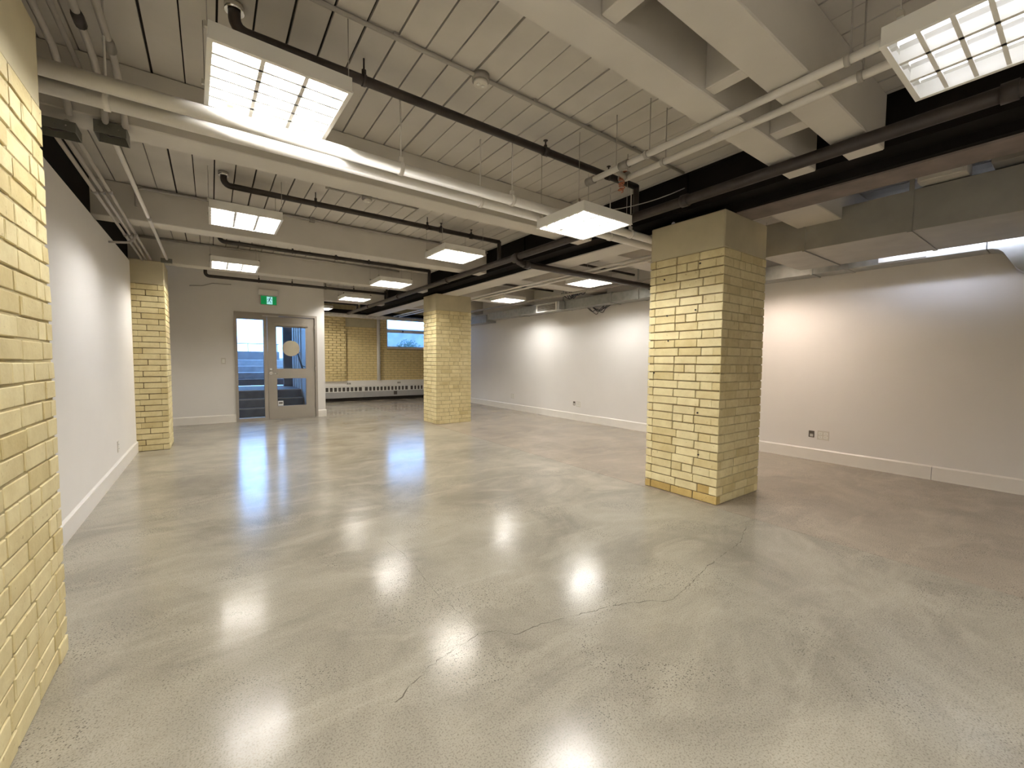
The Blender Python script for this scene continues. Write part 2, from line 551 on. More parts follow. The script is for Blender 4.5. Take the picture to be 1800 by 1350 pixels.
# ------------------------------------------------------------------ brick columns
BH = 2.244 / 29
def unit_bricks():
    out = []
    for s in range(6):
        rnd = random.Random(s)
        mb = MB().bbox(-0.5, 0.5, -0.5, 0.5, -0.5, 0.5, 0.035)
        mb.v = [tuple(c + rnd.uniform(-0.012, 0.012) for c in p) for p in mb.v]
        out.append(mb)
    return out
UB = unit_bricks()
UBM = {}
def unit_mesh(mat):
    if mat not in UBM:
        l = []
        for mb in UB:
            me = mb.mesh('brick'); me.materials.append(MATS[mat]); l.append(me)
        UBM[mat] = l
    return UBM[mat]

def course_bricks(L, row, off):
    """segments along a face of length L: common bond, headers every sixth course"""
    j = 0.010
    seg = []
    if row % 6 == 1:
        w = 0.108
        cuts = [0.0, 0.165]
        while cuts[-1] + w < L - 0.12:
            cuts.append(cuts[-1] + w)
        cuts.append(L)
    else:
        w = 0.225
        s = 0.1125 if (row + off) % 2 else w
        cuts = [0.0, s]
        while cuts[-1] + w < L - 0.05:
            cuts.append(cuts[-1] + w)
        cuts.append(L)
    for a, b_ in zip(cuts, cuts[1:]):
        a2 = a + (j / 2 if a > 0 else 0)
        b2 = b_ - (j / 2 if b_ < L else 0)
        seg.append((a2, b2))
    return seg

def column(x0, x1, y0, y1, faces, label, cap_top, brick_top=2.244, mat='brick_paint', proud=None, hidden=True, seed=1, mortar='mortar', base_worn=False, filled=None):
    """faces: which sides get single bricks ('x-','x+','y-','y+'); the others are one joined part"""
    rnd = random.Random(seed)
    root = empty('brick_column', ((x0 + x1) / 2, (y0 + y1) / 2, 0), label=label, category='column')
    O = Vector(root.location)
    inv = Matrix.Translation(-O)
    proud = proud or {}
    d = 0.012
    core = MB().box(x0 + d, x1 - d, y0 + d, y1 - d, 0, brick_top).build('mortar_core', mortar, root)
    core.matrix_parent_inverse = inv
    if filled == 'x+':
        o = MB().box(x1 - 0.03, x1 - 0.0055, y0 + 0.014, y1 - 0.014, 0, brick_top).build('filled_joints', 'joint_paint', root)
        o.matrix_parent_inverse = inv
    if filled == 'y-':
        o = MB().box(x0 + 0.014, x1 - 0.014, y0 + 0.0045, y0 + 0.03, 0, brick_top).build('filled_joints', 'joint_paint', root)
        o.matrix_parent_inverse = inv
    cap = MB().bbox(x0 + 0.002, x1 - 0.002, y0 + 0.002, y1 - 0.002, brick_top, cap_top, 0.008).build('cap', 'cap_paint', root)
    cap.matrix_parent_inverse = inv
    rest = MB()
    n = int(round(brick_top / BH))
    th = 0.07
    for r_ in range(n):
        top_i = n - 1 - r_
        zc = (r_ + 0.5) * BH
        for fc in ('x-', 'x+', 'y-', 'y+'):
            p = proud.get(fc, 0.0)
            if fc[0] == 'x':
                long_ = (top_i % 2 == 0)
                a0, a1 = (y0, y1) if long_ else (y0 + th, y1 - th)
            else:
                long_ = (top_i % 2 == 1)
                a0, a1 = (x0, x1) if long_ else (x0 + th, x1 - th)
            L = a1 - a0
            for (s, e) in course_bricks(L, top_i, 0):
                jit = rnd.uniform(-0.002, 0.0025) + p
                hz = BH - rnd.uniform(0.008, 0.012)
                if fc == 'x-': bx = (x0 - jit, x0 + th, a0 + s, a0 + e)
                elif fc == 'x+': bx = (x1 - th, x1 + jit, a0 + s, a0 + e)
                elif fc == 'y-': bx = (a0 + s, a0 + e, y0 - jit, y0 + th)
                else: bx = (a0 + s, a0 + e, y1 - th, y1 + jit)
                zz = zc + rnd.uniform(-0.0015, 0.0015)
                if fc in faces:
                    mm = 'brick_base' if base_worn and fc == 'x-' and (r_ == 0 or (r_ == 1 and rnd.random() < 0.2)) else mat
                    me = rnd.choice(unit_mesh(mm))
                    o = place('brick', me, root)
                    o.location = Vector(((bx[0] + bx[1]) / 2, (bx[2] + bx[3]) / 2, zz)) - O
                    o.scale = (bx[1] - bx[0], bx[3] - bx[2], hz)
                elif hidden:
                    rest.bbox(bx[0], bx[1], bx[2], bx[3], zz - hz / 2, zz + hz / 2, 0.003)
    if hidden and rest.v:
        o = rest.build('rear_bricks', mat, root, kind='stuff')
        o.matrix_parent_inverse = inv
    return root

R1 = column(3.57, 4.345, 1.885, 2.625, ('x-', 'y-'), 'nearer free-standing yellow brick column right of centre', 2.562, seed=3, base_worn=True, filled='y-')
R2 = column(3.57, 4.355, 7.52, 8.12, ('x-', 'y-'), 'farther free-standing yellow brick column in mid room', 2.562, mat='brick_paint', seed=5, filled='y-')
L1 = column(XL - 0.02, -0.53, 1.72, 2.51, ('x+', 'y+'), 'yellow brick pillar filling the left edge of the picture', 2.56, brick_top=2.236, seed=9, mortar='mortar_pale', filled='x+')
L2 = column(XL - 0.02, -0.495, 7.42, 8.08, ('x+', 'y-'), 'yellow brick pillar in the far left corner beside the door wall', 2.56, brick_top=2.244, seed=11)
# drilled anchor holes in the near column
rnd = random.Random(4)
for (yy, zz) in ((2.46, 2.05), (2.10, 2.14), (2.42, 1.70), (2.13, 1.73), (2.40, 1.46), (2.08, 0.80), (2.06, 0.42), (2.55, 1.15)):
    o = MB().disc((3.5655, yy, zz), 0, 0.0085, 0.004, 10).build('anchor_hole', 'dark_gap', R1)
    o.matrix_parent_inverse = Matrix.Translation(-Vector(R1.location))

# ------------------------------------------------------------------ fluorescent fixtures
def local(mb, name, mat, parent):
    return mb.build(name, mat, parent)
FX = {}
def fixture_meshes(s, tube_mat):
    key = (round(s, 3), tube_mat)
    if key in FX:
        return FX[key]
    h = s / 2
    hb, t = 0.074, 0.003
    out = []
    mb = MB()
    mb.box(-h, h, -h, h, hb - t, hb)
    mb.box(-h, -h + t, -h, h, 0.008, hb - t); mb.box(h - t, h, -h, h, 0.008, hb - t)
    mb.box(-h + t, h - t, -h, -h + t, 0.008, hb - t); mb.box(-h + t, h - t, h - t, h, 0.008, hb - t)
    out.append(('housing', mb, 'enamel', None))
    fr = MB()
    w = 0.016
    fr.box(-h - 0.004, -h + w, -h - 0.004, h + 0.004, 0, 0.008); fr.box(h - w, h + 0.004, -h - 0.004, h + 0.004, 0, 0.008)
    fr.box(-h + w, h - w, -h - 0.004, -h + w, 0, 0.008); fr.box(-h + w, h - w, h - w, h + 0.004, 0, 0.008)
    out.append(('frame', fr, 'enamel', None))
    for tx in (-s * 0.31, 0, s * 0.31):
        out.append(('tube', MB().tube([(tx, -h + 0.03, 0.050), (tx, h - 0.03, 0.050)], 0.0125, 10), tube_mat, None))
        for sy in (-1, 1):
            out.append(('lamp_holder', MB().box(tx - 0.014, tx + 0.014, sy * (h - 0.017) - 0.012, sy * (h - 0.017) + 0.012, 0.03, 0.07), 'enamel', None))
    for rx in (-s * 0.155, s * 0.155):
        out.append(('louver_rail', MB().prism([(rx - 0.003, 0.058), (rx + 0.003, 0.058), (rx + 0.009, 0.005), (rx - 0.009, 0.005)], 1, -h + w, h - w), 'enamel', None))
    for ry_ in (-s * 0.32, -s * 0.16, 0, s * 0.16, s * 0.32):
        out.append(('louver_blade', MB().prism([(ry_ - 0.0015, 0.031), (ry_ + 0.0015, 0.031), (ry_ + 0.007, 0.005), (ry_ - 0.007, 0.005)], 0, -h + w, h - w), 'enamel', None))
    for sx in (-1, 1):
        for sy in (-1, 1):
            out.append(('clip', MB().box(sx * h - 0.012, sx * h + 0.012, sy * h * 0.8 - 0.01, sy * h * 0.8 + 0.01, hb, hb + 0.022), 'chrome', (sx, sy)))
    res = []
    for nm, mbx, mt, ex in out:
        me = mbx.mesh(nm); me.materials.append(MATS[mt]); res.append((nm, me, ex))
    FX[key] = res
    return res

def fixture(x, y, z, s, tube_mat, label, rot=0.0):
    root = empty('light_fixture', (x, y, z), label=label, category='ceiling light', group='square louvered fluorescent lights hung below the ceiling')
    root.rotation_euler = (0, 0, rot)
    for nm, me, ex in fixture_meshes(s, tube_mat):
        place(nm, me, root)
    h = s / 2
    hb = 0.074
    for sx in (-1, 1):
        for sy in (-1, 1):
            px, py = sx * h, sy * h * 0.8
            MB().tube([(px, py, hb + 0.02), (px, py, ZC - z - 0.001)], 0.0022, 6).build('hanger_wire', 'conduit', root)
    return root

fixture(0.30, 2.475, 2.562, 0.575, 'tube_white', 'large bright square light at upper left, partly behind the white pipes', 0.03)
fixture(0.30, 4.86, 2.575, 0.570, 'tube_white', 'middle one of the three lights in the left row')
fixture(0.305, 7.30, 2.575, 0.570, 'tube_far', 'smallest, farthest light in the left row above the exit sign')
fixture(2.532, 2.527, 2.370, 0.548, 'tube_white', 'square light hung low just left of the near brick column')
fixture(2.58, 4.88, 2.590, 0.570, 'tube_warm', 'second light in the middle row, left of the far column')
fixture(2.58, 7.25, 2.575, 0.570, 'tube_far', 'third light in the middle row above the heater')
fixture(2.57, 9.50, 2.575, 0.560, 'tube_far', 'farthest light of the middle row near the door wall corner')
fixture(2.405, 0.262, 2.470, 0.560, 'tube_cool', 'square light cut off by the top right corner of the picture')
fixture(5.20, 5.03, 2.570, 0.565, 'tube_aisle', 'light in front of the right wall seen left of the near column')
fixture(5.27, 7.52, 2.570, 0.565, 'tube_aisle', 'light in front of the right wall seen right of the far column')
fixture(5.20, 2.62, 2.560, 0.565, 'tube_pink', 'light in the right aisle hidden behind the near brick column')
fixture(0.30, 0.10, 2.570, 0.570, 'tube_near', 'light overhead of the camera in the left row')
fixture(0.30, -2.1, 2.570, 0.570, 'tube_near', 'unseen light added behind the camera in the left row')  # unseen, added because light is needed from behind the camera
fixture(2.50, -2.1, 2.470, 0.570, 'tube_near', 'unseen light added behind the camera in the middle row')  # second unseen light added to shine from behind the camera
fixture(2.345, 12.0, 2.600, 0.560, 'tube_far', 'light by the far brick wall hidden behind the door wall')

# ------------------------------------------------------------------ pipes and conduits
def pipe(name, pts, r, mat, label, cat='pipe', group=None, seg=12, parts=()):
    o = MB().tube(pts, r, seg).build(name, mat, label=label, category=cat, group=group)
    return o

p1 = pipe('white_pipe', [(-0.84, 2.665, 2.483), (6.30, 2.665, 2.483)], 0.036, 'pipe_white', 'upper of the two thick white pipes crossing below the ceiling')
p2 = pipe('white_pipe', [(-0.84, 2.835, 2.483), (6.30, 2.835, 2.483)], 0.036, 'pipe_white', 'lower of the two thick white pipes crossing below the ceiling')
def pipe_clamp(par, x, y, z, r):
    MB().tube([(x - 0.012, y, z), (x + 0.012, y, z)], r + 0.007, 14).build('clamp', 'pipe_white', par)
    MB().box(x - 0.014, x + 0.014, y - 0.012, y + 0.012, z + r, z + r + 0.035).build('clamp_lug', 'pipe_white', par)
    MB().tube([(x, y, z + r + 0.03), (x, y, ZC)], 0.005, 6).build('hanger_rod', 'pipe_white', par)
for xx in (-0.62, 1.02, 1.90, 3.3, 5.0):
    pipe_clamp(p1, xx, 2.665, 2.483, 0.036)
for xx in (-0.38, 1.72, 3.2, 5.1):
    pipe_clamp(p2, xx, 2.835, 2.483, 0.036)

def sprinkler_branch(y, z, x0, x1, label, hang, heads, main=True, r=0.027):
    pts = [(x0, y, ZC - 0.03)] + arc((x0 + 0.055, y, z + 0.055), 0.055, 180, 270, (0, 2), 6) + [(x1, y, z)]
    o = pipe('sprinkler_pipe', pts, r, 'dark_pipe', label, 'pipe', 'dark sprinkler branch pipes along the bays')
    MB().disc((x0, y, ZC - 0.02), 2, r + 0.014, 0.035, 14).build('ceiling_flange', 'chrome', o)
    for hx in hang:
        MB().tube([(hx, y, z), (hx, y, ZC)], 0.005, 6).tube([(hx, y, z + r * 0.7), (hx, y, z + r + 0.03)], 0.013, 8).build('hanger_rod', 'dark_pipe', o)
        MB().tube([(hx - 0.01, y, z), (hx + 0.01, y, z)], r + 0.005, 12).build('hanger_ring', 'dark_pipe', o)
    for hx in heads:
        MB().tube([(hx, y, z + r * 0.7), (hx, y, z + r + 0.02), (hx, y, z + r + 0.021), (hx, y, z + r + 0.05), (hx, y, z + r + 0.051), (hx, y, z + r + 0.054)],
                  [0.012, 0.012, 0.006, 0.006, 0.018, 0.018], 8).build('sprinkler_head', 'dark_pipe', o)
        MB().tube([(hx - 0.022, y, z), (hx + 0.022, y, z)], r + 0.006, 12).build('tee', 'dark_pipe', o)
    return o
MAINX, MAINZ, MAINR = 3.148, 2.563, 0.040
sprinkler_branch(2.488, 2.83, 0.13, MAINX, 'dark sprinkler pipe with elbow above the large bright light', (0.74,), (2.08, 2.78))
sprinkler_branch(4.70, 2.835, 0.13, MAINX, 'dark sprinkler pipe crossing the bay beyond the white pipes', (0.9, 2.12), (2.3, 2.72))
sprinkler_branch(6.90, 2.825, 0.13, MAINX, 'dark sprinkler pipe crossing the third bay of the ceiling', (1.0, 2.1), (1.6,))
sprinkler_branch(9.10, 2.70, -0.05, MAINX, 'dark sprinkler pipe in front of the wall over the door', (0.75, 1.3, 2.45), (1.9,))
sprinkler_branch(11.4, 2.71, 2.1, MAINX, 'dark sprinkler pipe beyond the corner of the door wall', (2.5,), ())
mp = pipe('sprinkler_main', [(MAINX, -3.5, MAINZ), (MAINX, 12.3, MAINZ)], MAINR, 'dark_pipe', 'thick dark sprinkler main running along the black girder', seg=14)
for yy in (2.488, 4.70, 6.90, 9.10, 11.4):
    MB().tube([(MAINX, yy, MAINZ), (MAINX, yy, 2.84)], 0.026, 10).build('riser', 'dark_pipe', mp)
for yy in (0.3, 2.0, 4.3, 6.2, 8.4, 10.4):
    MB().tube([(MAINX, yy - 0.03, MAINZ), (MAINX, yy + 0.03, MAINZ)], MAINR + 0.009, 14).build('coupling', 'dark_pipe', mp)
cm = pipe('sprinkler_main', [(MAINX, 4.30, MAINZ - 0.03)] + [(MAINX + 0.04, 4.30, 2.50), (MAINX + 0.08, 4.30, 2.49), (6.3, 4.30, 2.49)], 0.04, 'dark_pipe', 'thick dark pipe branching under the girder toward the right wall', seg=14)
MB().tube([(3.26, 4.30, 2.49), (3.34, 4.30, 2.49)], 0.055, 14).build('coupling', 'dark_pipe', cm)
MB().tube([(MAINX, 4.24, MAINZ - 0.012), (MAINX, 4.36, MAINZ - 0.012)], 0.056, 14).build('tee', 'dark_pipe', cm)
MB().tube([(5.86, 4.30, 2.49), (5.90, 4.30, 2.49)], 0.058, 14).build('coupling', 'dark_pipe', cm)

# ceiling conduits with round boxes
def round_box(par, x, y, z):
    MB().disc((x, y, z - 0.018), 2, 0.052, 0.036, 18).build('junction_box', 'grey_steel', par)
    MB().disc((x, y, z - 0.045), 2, 0.042, 0.02, 18).build('fitting', 'plate', par)
    for s in (-1, 1):
        MB().disc((x + s * 0.016, y, z - 0.057), 2, 0.010, 0.006, 10).build('knockout', 'enamel', par)
c1 = pipe('conduit', [(-0.2, 2.213, 2.935), (3.45, 2.213, 2.935)], 0.0115, 'conduit', 'thin conduit with a round box across the nearest ceiling bay', 'conduit')
round_box(c1, 1.342, 2.213, ZC - 0.002)
for xx in (0.3, 0.82, 1.75, 2.25, 2.75):
    MB().box(xx - 0.012, xx + 0.012, 2.19, 2.236, 2.936, 2.949).build('strap', 'conduit', c1)
c2 = pipe('conduit', [(0.95, 4.48, 2.938), (1.9, 4.48, 2.938)], 0.009, 'conduit', 'short conduit with a round box in the second ceiling bay', 'conduit')
round_box(c2, 1.349, 4.48, ZC - 0.002)
c3 = pipe('conduit', [(-0.56, 5.545, 2.74)] + arc((-0.50, 5.545, 2.86), 0.06, 180, 90, (0, 2), 6) + [(GX0, 5.545, 2.92)], 0.0125, 'conduit', 'conduit bending down along the face of the mid room beam', 'conduit')
MB().box(0.99, 1.05, 5.53, 5.569, 2.90, 2.945).build('coupling', 'grey_steel', c3)
pipe('conduit', [(-0.82, 7.70, 2.92), (2.9, 7.70, 2.92)], 0.014, 'conduit', 'conduit along the face of the beam above the far left pillar', 'conduit')
# two pale conduits along the room at the upper right, ending at copper valves
ca = pipe('pale_conduit', [(2.31, -3.5, 2.588), (2.31, 2.28, 2.588)], 0.0205, 'pipe_white', 'pale conduit at upper right, the one nearer the picture centre', 'conduit')
cb = pipe('pale_conduit', [(2.485, -3.5, 2.588), (2.485, 2.06, 2.588)], 0.0205, 'pipe_white', 'pale conduit at upper right, the one nearer the girder', 'conduit')
for (xx, yy) in ((2.31, 1.93), (2.31, 2.24)):
    MB().tube([(xx, yy - 0.035, 2.588), (xx, yy + 0.035, 2.588)], 0.029, 12).build('coupling', 'grey_steel', ca)
for xx, par in ((2.31, ca), (2.485, cb)):
    for yy in (0.7, 1.75):
        MB().tube([(xx + 0.03, yy, 2.588), (xx + 0.03, yy, 2.62 if 0.845 < yy < 1.385 else ZC)], 0.0035, 6).build('hanger_rod', 'conduit', par)
        MB().tube([(xx, yy - 0.01, 2.588), (xx, yy + 0.01, 2.588)], 0.027, 12).build('clamp', 'conduit', par)
vv = empty('copper_valve', (2.42, 2.02, 2.56), label='small copper valve cluster at the end of the pale conduits', category='valve')
def vpart(name, mb, mat):
    o = mb.build(name, mat, vv); o.matrix_parent_inverse = Matrix.Translation((-2.42, -2.02, -2.56)); return o
vpart('valve_body', MB().tube([(2.31, 2.0, 2.588), (2.485, 2.06, 2.588)], 0.017, 10), 'grey_steel')
vpart('valve_body', MB().tube([(2.485, 2.03, 2.60), (2.485, 2.11, 2.60)], 0.03, 10), 'grey_steel')
coil = [(2.44 + 0.017 * math.cos(a * 1.0) + 0.01 * math.sin(a * 0.37), 2.06 + 0.017 * math.sin(a * 1.0), 2.60 - 0.0023 * a) for a in range(0, 52)]
vpart('copper_coil', MB().tube(coil, 0.0042, 6), 'copper')
vpart('handle', MB().disc((2.485, 2.07, 2.635), 2, 0.022, 0.008, 10), 'copper')
vpart('hanger_wire', MB().tube([(2.31, 2.0, 2.60), (2.31, 2.0, ZC)], 0.003, 6), 'conduit')

# cable sagging over the black girder
pipe('cable', [(2.72, 2.75, 2.50)] + [(2.75 + 0.7 * t, 2.75 - 0.55 * t, 2.60 + 0.20 * t * t) for t in [i / 8 for i in range(9)]], 0.004, 'conduit', 'thin pale cable sagging across the black girder above the low light', 'cable')

# left side: bundle of conduits, grey boxes, upper conduits
for xx, zz, lb in ((-0.705, 2.545, 'conduit nearest the left wall in the bundle under the beams'),
                   (-0.665, 2.555, 'middle conduit of the bundle beside the left wall'),
                   (-0.622, 2.565, 'outermost conduit of the bundle beside the left wall')):
    o = pipe('conduit', [(xx, 3.40, zz), (xx, 7.36, zz)], 0.013, 'conduit', lb, 'conduit', 'conduit bundle along the left wall', seg=10)
    for yy in (4.6, 6.0):
        MB().tube([(xx, yy - 0.03, zz), (xx, yy + 0.03, zz)], 0.018, 10).build('coupling', 'grey_steel', o)
o = pipe('conduit', [(-0.455, 3.42, 2.59), (-0.455, 7.50, 2.59)], 0.015, 'pipe_white', 'single pale conduit running from grey box toward the far left pillar', 'conduit')
MB().tube([(-0.455, 5.3, 2.59), (-0.455, 5.37, 2.59)], 0.02, 10).build('coupling', 'conduit', o)
MB().box(-0.52, -0.40, 7.36, 7.41, 2.545, 2.60).build('junction_box', 'box_grey', label='small dark box at the top of the far left pillar', category='junction box')
pipe('conduit', arc((-0.71, 5.9, 2.545), 0.10, 0, -80, (0, 2), 7) + [(-0.82, 5.9, 2.43)], 0.012, 'conduit', 'bent conduit end dropping onto the left wall top', 'conduit')

def open_box(name, x0, x1, y0, y1, z0, z1, label):
    root = empty(name, ((x0 + x1) / 2, (y0 + y1) / 2, z0), label=label, category='junction box')
    inv = Matrix.Translation(-Vector(root.location))
    t = 0.004
    mb = MB().box(x0, x1, y0, y1, z1 - t, z1).box(x0, x1, y0, y0 + t, z0, z1 - t).box(x0, x1, y1 - t, y1, z0, z1 - t)
    mb.box(x0, x0 + t, y0 + t, y1 - t, z0, z1 - t).box(x1 - t, x1, y0 + t, y1 - t, z0, z1 - t)
    o = mb.build('box_shell', 'box_grey', root); o.matrix_parent_inverse = inv
    for i in range(3):
        xx = x0 + (x1 - x0) * (i + 0.6) / 3.4
        o = MB().disc((xx, y0 - 0.002, (z0 + z1) / 2), 1, 0.004, 0.006, 8).build('screw', 'chrome', root); o.matrix_parent_inverse = inv
    o = MB().tube([(x0 + 0.03, y0 + 0.03, z0 + 0.02), (x0 + 0.06, y0 + 0.06, z0 + 0.01), (x1 - 0.03, y0 + 0.05, z0 + 0.02)], 0.006, 6).build('wire', 'dark_pipe', root); o.matrix_parent_inverse = inv
open_box('junction_box', -0.735, -0.575, 3.33, 3.47, 2.488, 2.54, 'dark open grey box above the left wall, next to the near pillar')
open_box('junction_box', -0.505, -0.368, 3.33, 3.47, 2.52, 2.588, 'dark grey box hung under the beam right of the open box')
for i, (xx, rr, mt, lb) in enumerate(((-0.60, 0.016, 'conduit', 'overhead conduit at upper left closest to the near pillar'),
                                     (-0.535, 0.012, 'conduit', 'thin overhead conduit at upper left, second from the pillar'),
                                     (-0.455, 0.016, 'conduit', 'overhead conduit at upper left with dark coupling, third from the pillar'),
                                     (-0.372, 0.016, 'conduit', 'pale overhead conduit at upper left, farthest from the pillar'))):
    end = [(xx, 2.9, 2.80), (xx, 3.08, 2.79), (xx, 3.22, 2.72), (xx, 3.30, 2.64), (xx, 3.342, 2.58)] if i != 1 else [(xx, 3.35, 2.80)]
    o = pipe('conduit', [(xx, -3.4, 2.80)] + end, rr, mt, lb, 'conduit', 'overhead conduits at upper left', seg=10)
    yy = (2.62, 2.3, 2.78, 2.92)[i]
    MB().tube([(xx, yy - 0.05, 2.80), (xx, yy - 0.02, 2.80), (xx, yy + 0.05, 2.80)], [rr * 1.1, rr * 1.45, rr * 1.45], 10).build('coupling', ('dark_pipe', 'conduit', 'dark_pipe', 'grey_steel')[i], o)
    MB().tube([(xx, 2.2, 2.80), (xx, 2.2, ZC)], 0.003, 6).build('hanger_rod', 'conduit', o)
# conduit across the left end of the far bays
pipe('conduit', [(-0.30, 9.93, 2.62), (-0.1, 9.93, 2.64), (0.05, 9.93, 2.70), (0.35, 9.93, 2.71)], 0.008, 'conduit', 'thin bent conduit on the wall left of the exit sign', 'conduit')

# ------------------------------------------------------------------ right side ducts
def duct(name, x0, x1, y0, y1, z0, z1, mat, label, seams, straps=()):
    root = empty(name, ((x0 + x1) / 2, (y0 + y1) / 2, z0), label=label, category='duct')
    inv = Matrix.Translation(-Vector(root.location))
    def P(nm, mb, mt):
        o = mb.build(nm, mt, root); o.matrix_parent_inverse = inv; return o
    ys = [y0] + list(seams) + [y1]
    for a, c in zip(ys, ys[1:]):
        P('duct_section', MB().bbox(x0, x1, a + 0.002, c - 0.002, z0, z1, 0.003), mat)
    for s in seams:
        P('flange', MB().box(x0 - 0.012, x1 + 0.006, s - 0.010, s + 0.010, z0 - 0.012, z1 + 0.012), mat)
    for s in straps:
        P('hanger_strap', MB().box(x0 - 0.006, x0 - 0.002, s - 0.016, s + 0.016, z0 - 0.006, ZC), mat)
        P('hanger_strap', MB().box(x0 - 0.006, x1 + 0.002, s - 0.016, s + 0.016, z0 - 0.008, z0 - 0.002), mat)
    return root, P
d1, P = duct('air_duct', 4.83, 5.82, -3.2, 2.14, 2.38, 2.72, 'galvanised_dull', 'wide grey air duct overhead at right, beside the near column', (-1.2, 0.28, 1.75), (0.97,))
wdct, P = duct('wall_duct', 6.06, 6.33, 0.66, 9.6, 2.36, 2.535, 'galvanised', 'narrow shiny air duct running along the top of the right wall', (2.1, 3.7, 5.3, 8.1), (1.75, 3.1, 4.7, 6.6))
# slot register near the camera end
P('register', MB().box(6.045, 6.06, 1.08, 1.46, 2.375, 2.525), 'enamel')
for i in range(22):
    for zz in (2.44, 2.47):
        P('register_slot', MB().box(6.043, 6.046, 1.105 + i * 0.0155, 1.115 + i * 0.0155, zz, zz + 0.016), 'plate_dark')
# bend at the near end turning down
P('elbow', MB().prism([(0.655, 2.36), (0.62, 2.358), (0.585, 2.345), (0.555, 2.315), (0.52, 2.25), (0.48, 2.17), (0.43, 2.115), (0.36, 2.085), (0.26, 2.07), (-0.4, 2.07), (-0.4, 2.535), (0.655, 2.535)], 0, 6.055, 6.335), 'galvanised')
# side boot with louvered grille in the middle of the wall duct
P('boot', MB().bbox(5.90, 6.06, 6.55, 7.02, 2.345, 2.52, 0.004), 'galvanised')
P('grille_frame', MB().box(5.885, 5.90, 6.62, 7.30, 2.33, 2.352).box(5.885, 5.90, 6.62, 7.30, 2.488, 2.51).box(5.885, 5.90, 6.62, 6.66, 2.352, 2.488).box(5.885, 5.90, 7.26, 7.30, 2.352, 2.488), 'enamel')
P('grille_back', MB().box(5.896, 6.058, 6.66, 7.26, 2.352, 2.488), 'plate_dark')
for i in range(5):
    P('grille_slat', MB().prism([(5.886, 2.362 + i * 0.026), (5.896, 2.370 + i * 0.026), (5.896, 2.374 + i * 0.026), (5.886, 2.366 + i * 0.026)], 1, 6.66, 7.26), 'plate')
MB().box(6.02, 6.34, 9.6, 12.2, 2.30, 2.50).build('wall_duct', 'galvanised', label='far end section of the wall duct beside the far column', category='duct')
# unseen strip light added behind the wide duct to brighten the wall duct
sl = empty('added_strip_light', (5.86, 0.7, 2.56), label='added strip light behind the wide duct, there to brighten the wall duct', category='ceiling light')
def SP(nm, mb, mt):
    o = mb.build(nm, mt, sl); o.matrix_parent_inverse = Matrix.Translation((-5.86, -0.7, -2.56)); return o
SP('housing', MB().box(5.83, 5.85, 0.2, 1.4, 2.42, 2.60).box(5.85, 5.93, 0.2, 1.4, 2.42, 2.426), 'enamel')
SP('tube', MB().tube([(5.885, 0.24, 2.50), (5.885, 1.36, 2.50)], 0.0125, 10), 'tube_added_strip')
# flex conduit and boxes above the wide duct
bx = MB().bbox(4.72, 4.92, 0.64, 0.92, 2.735, 2.90, 0.004).build('electrical_box', 'beam_paint', label='pale electrical box above the wide duct, fed by a flexible conduit', category='electrical box')
MB().box(4.70, 4.72, 0.66, 0.90, 2.74, 2.80).build('cover', 'beam_paint', bx)
MB().disc((4.715, 0.80, 2.86), 0, 0.012, 0.012, 10).build('knob', 'chrome', bx)
MB().bbox(4.72, 4.95, -0.1, 0.52, 2.74, 2.93, 0.004).build('control_box', 'grey_steel', label='grey control box above the wide duct at the right picture edge', category='electrical box')
def smooth_path(p, n=6):
    q = [Vector(a) for a in p]
    out = []
    for i in range(len(q) - 1):
        a, b_, c, d = q[max(i - 1, 0)], q[i], q[i + 1], q[min(i + 2, len(q) - 1)]
        for k in range(n):
            t = k / n
            out.append(tuple(0.5 * ((2 * b_) + (c - a) * t + (2 * a - 5 * b_ + 4 * c - d) * t * t + (3 * b_ - a - 3 * c + d) * t ** 3)))
    return out + [tuple(q[-1])]
fx = [(4.71, 0.82, 2.835), (4.68, 0.81, 2.856), (4.58, 0.789, 2.885), (4.40, 0.723, 2.888), (4.30, 0.615, 2.891), (4.22, 0.504, 2.891), (4.16, 0.423, 2.895), (4.09, 0.334, 2.897), (4.07, -0.5, 2.897)]
fo = pipe('flexible_conduit', smooth_path(fx), 0.022, 'pipe_white', 'pale flexible conduit curving up from the electrical box at right', 'conduit')
# long conduits on the right side under the girder edge
for xx, zz, lb in ((4.36, 2.545, 'pale conduit just right of the girder, seen between the columns'), (4.52, 2.54, 'second pale conduit right of the girder, seen between the columns')):
    pipe('conduit', [(xx, 2.9, zz), (xx, 12.0, zz)], 0.016, 'pipe_white', lb, 'conduit')
for xx, zz, lb in ((5.75, 2.60, 'long thin conduit above the right aisle lights, inner one'), (5.85, 2.60, 'long thin conduit above the right aisle lights, outer one')):
    pipe('conduit', [(xx, 2.3, zz), (xx, 12.0, zz)], 0.011, 'conduit', lb, 'conduit')
for yy, lb in ((4.9, 'dark sprinkler pipe over the right aisle behind the near column'), (7.1, 'dark sprinkler pipe over the right aisle near the far column')):
    pipe('sprinkler_pipe', [(4.5, yy, 2.82), (6.2, yy, 2.82)], 0.02, 'dark_pipe', lb)
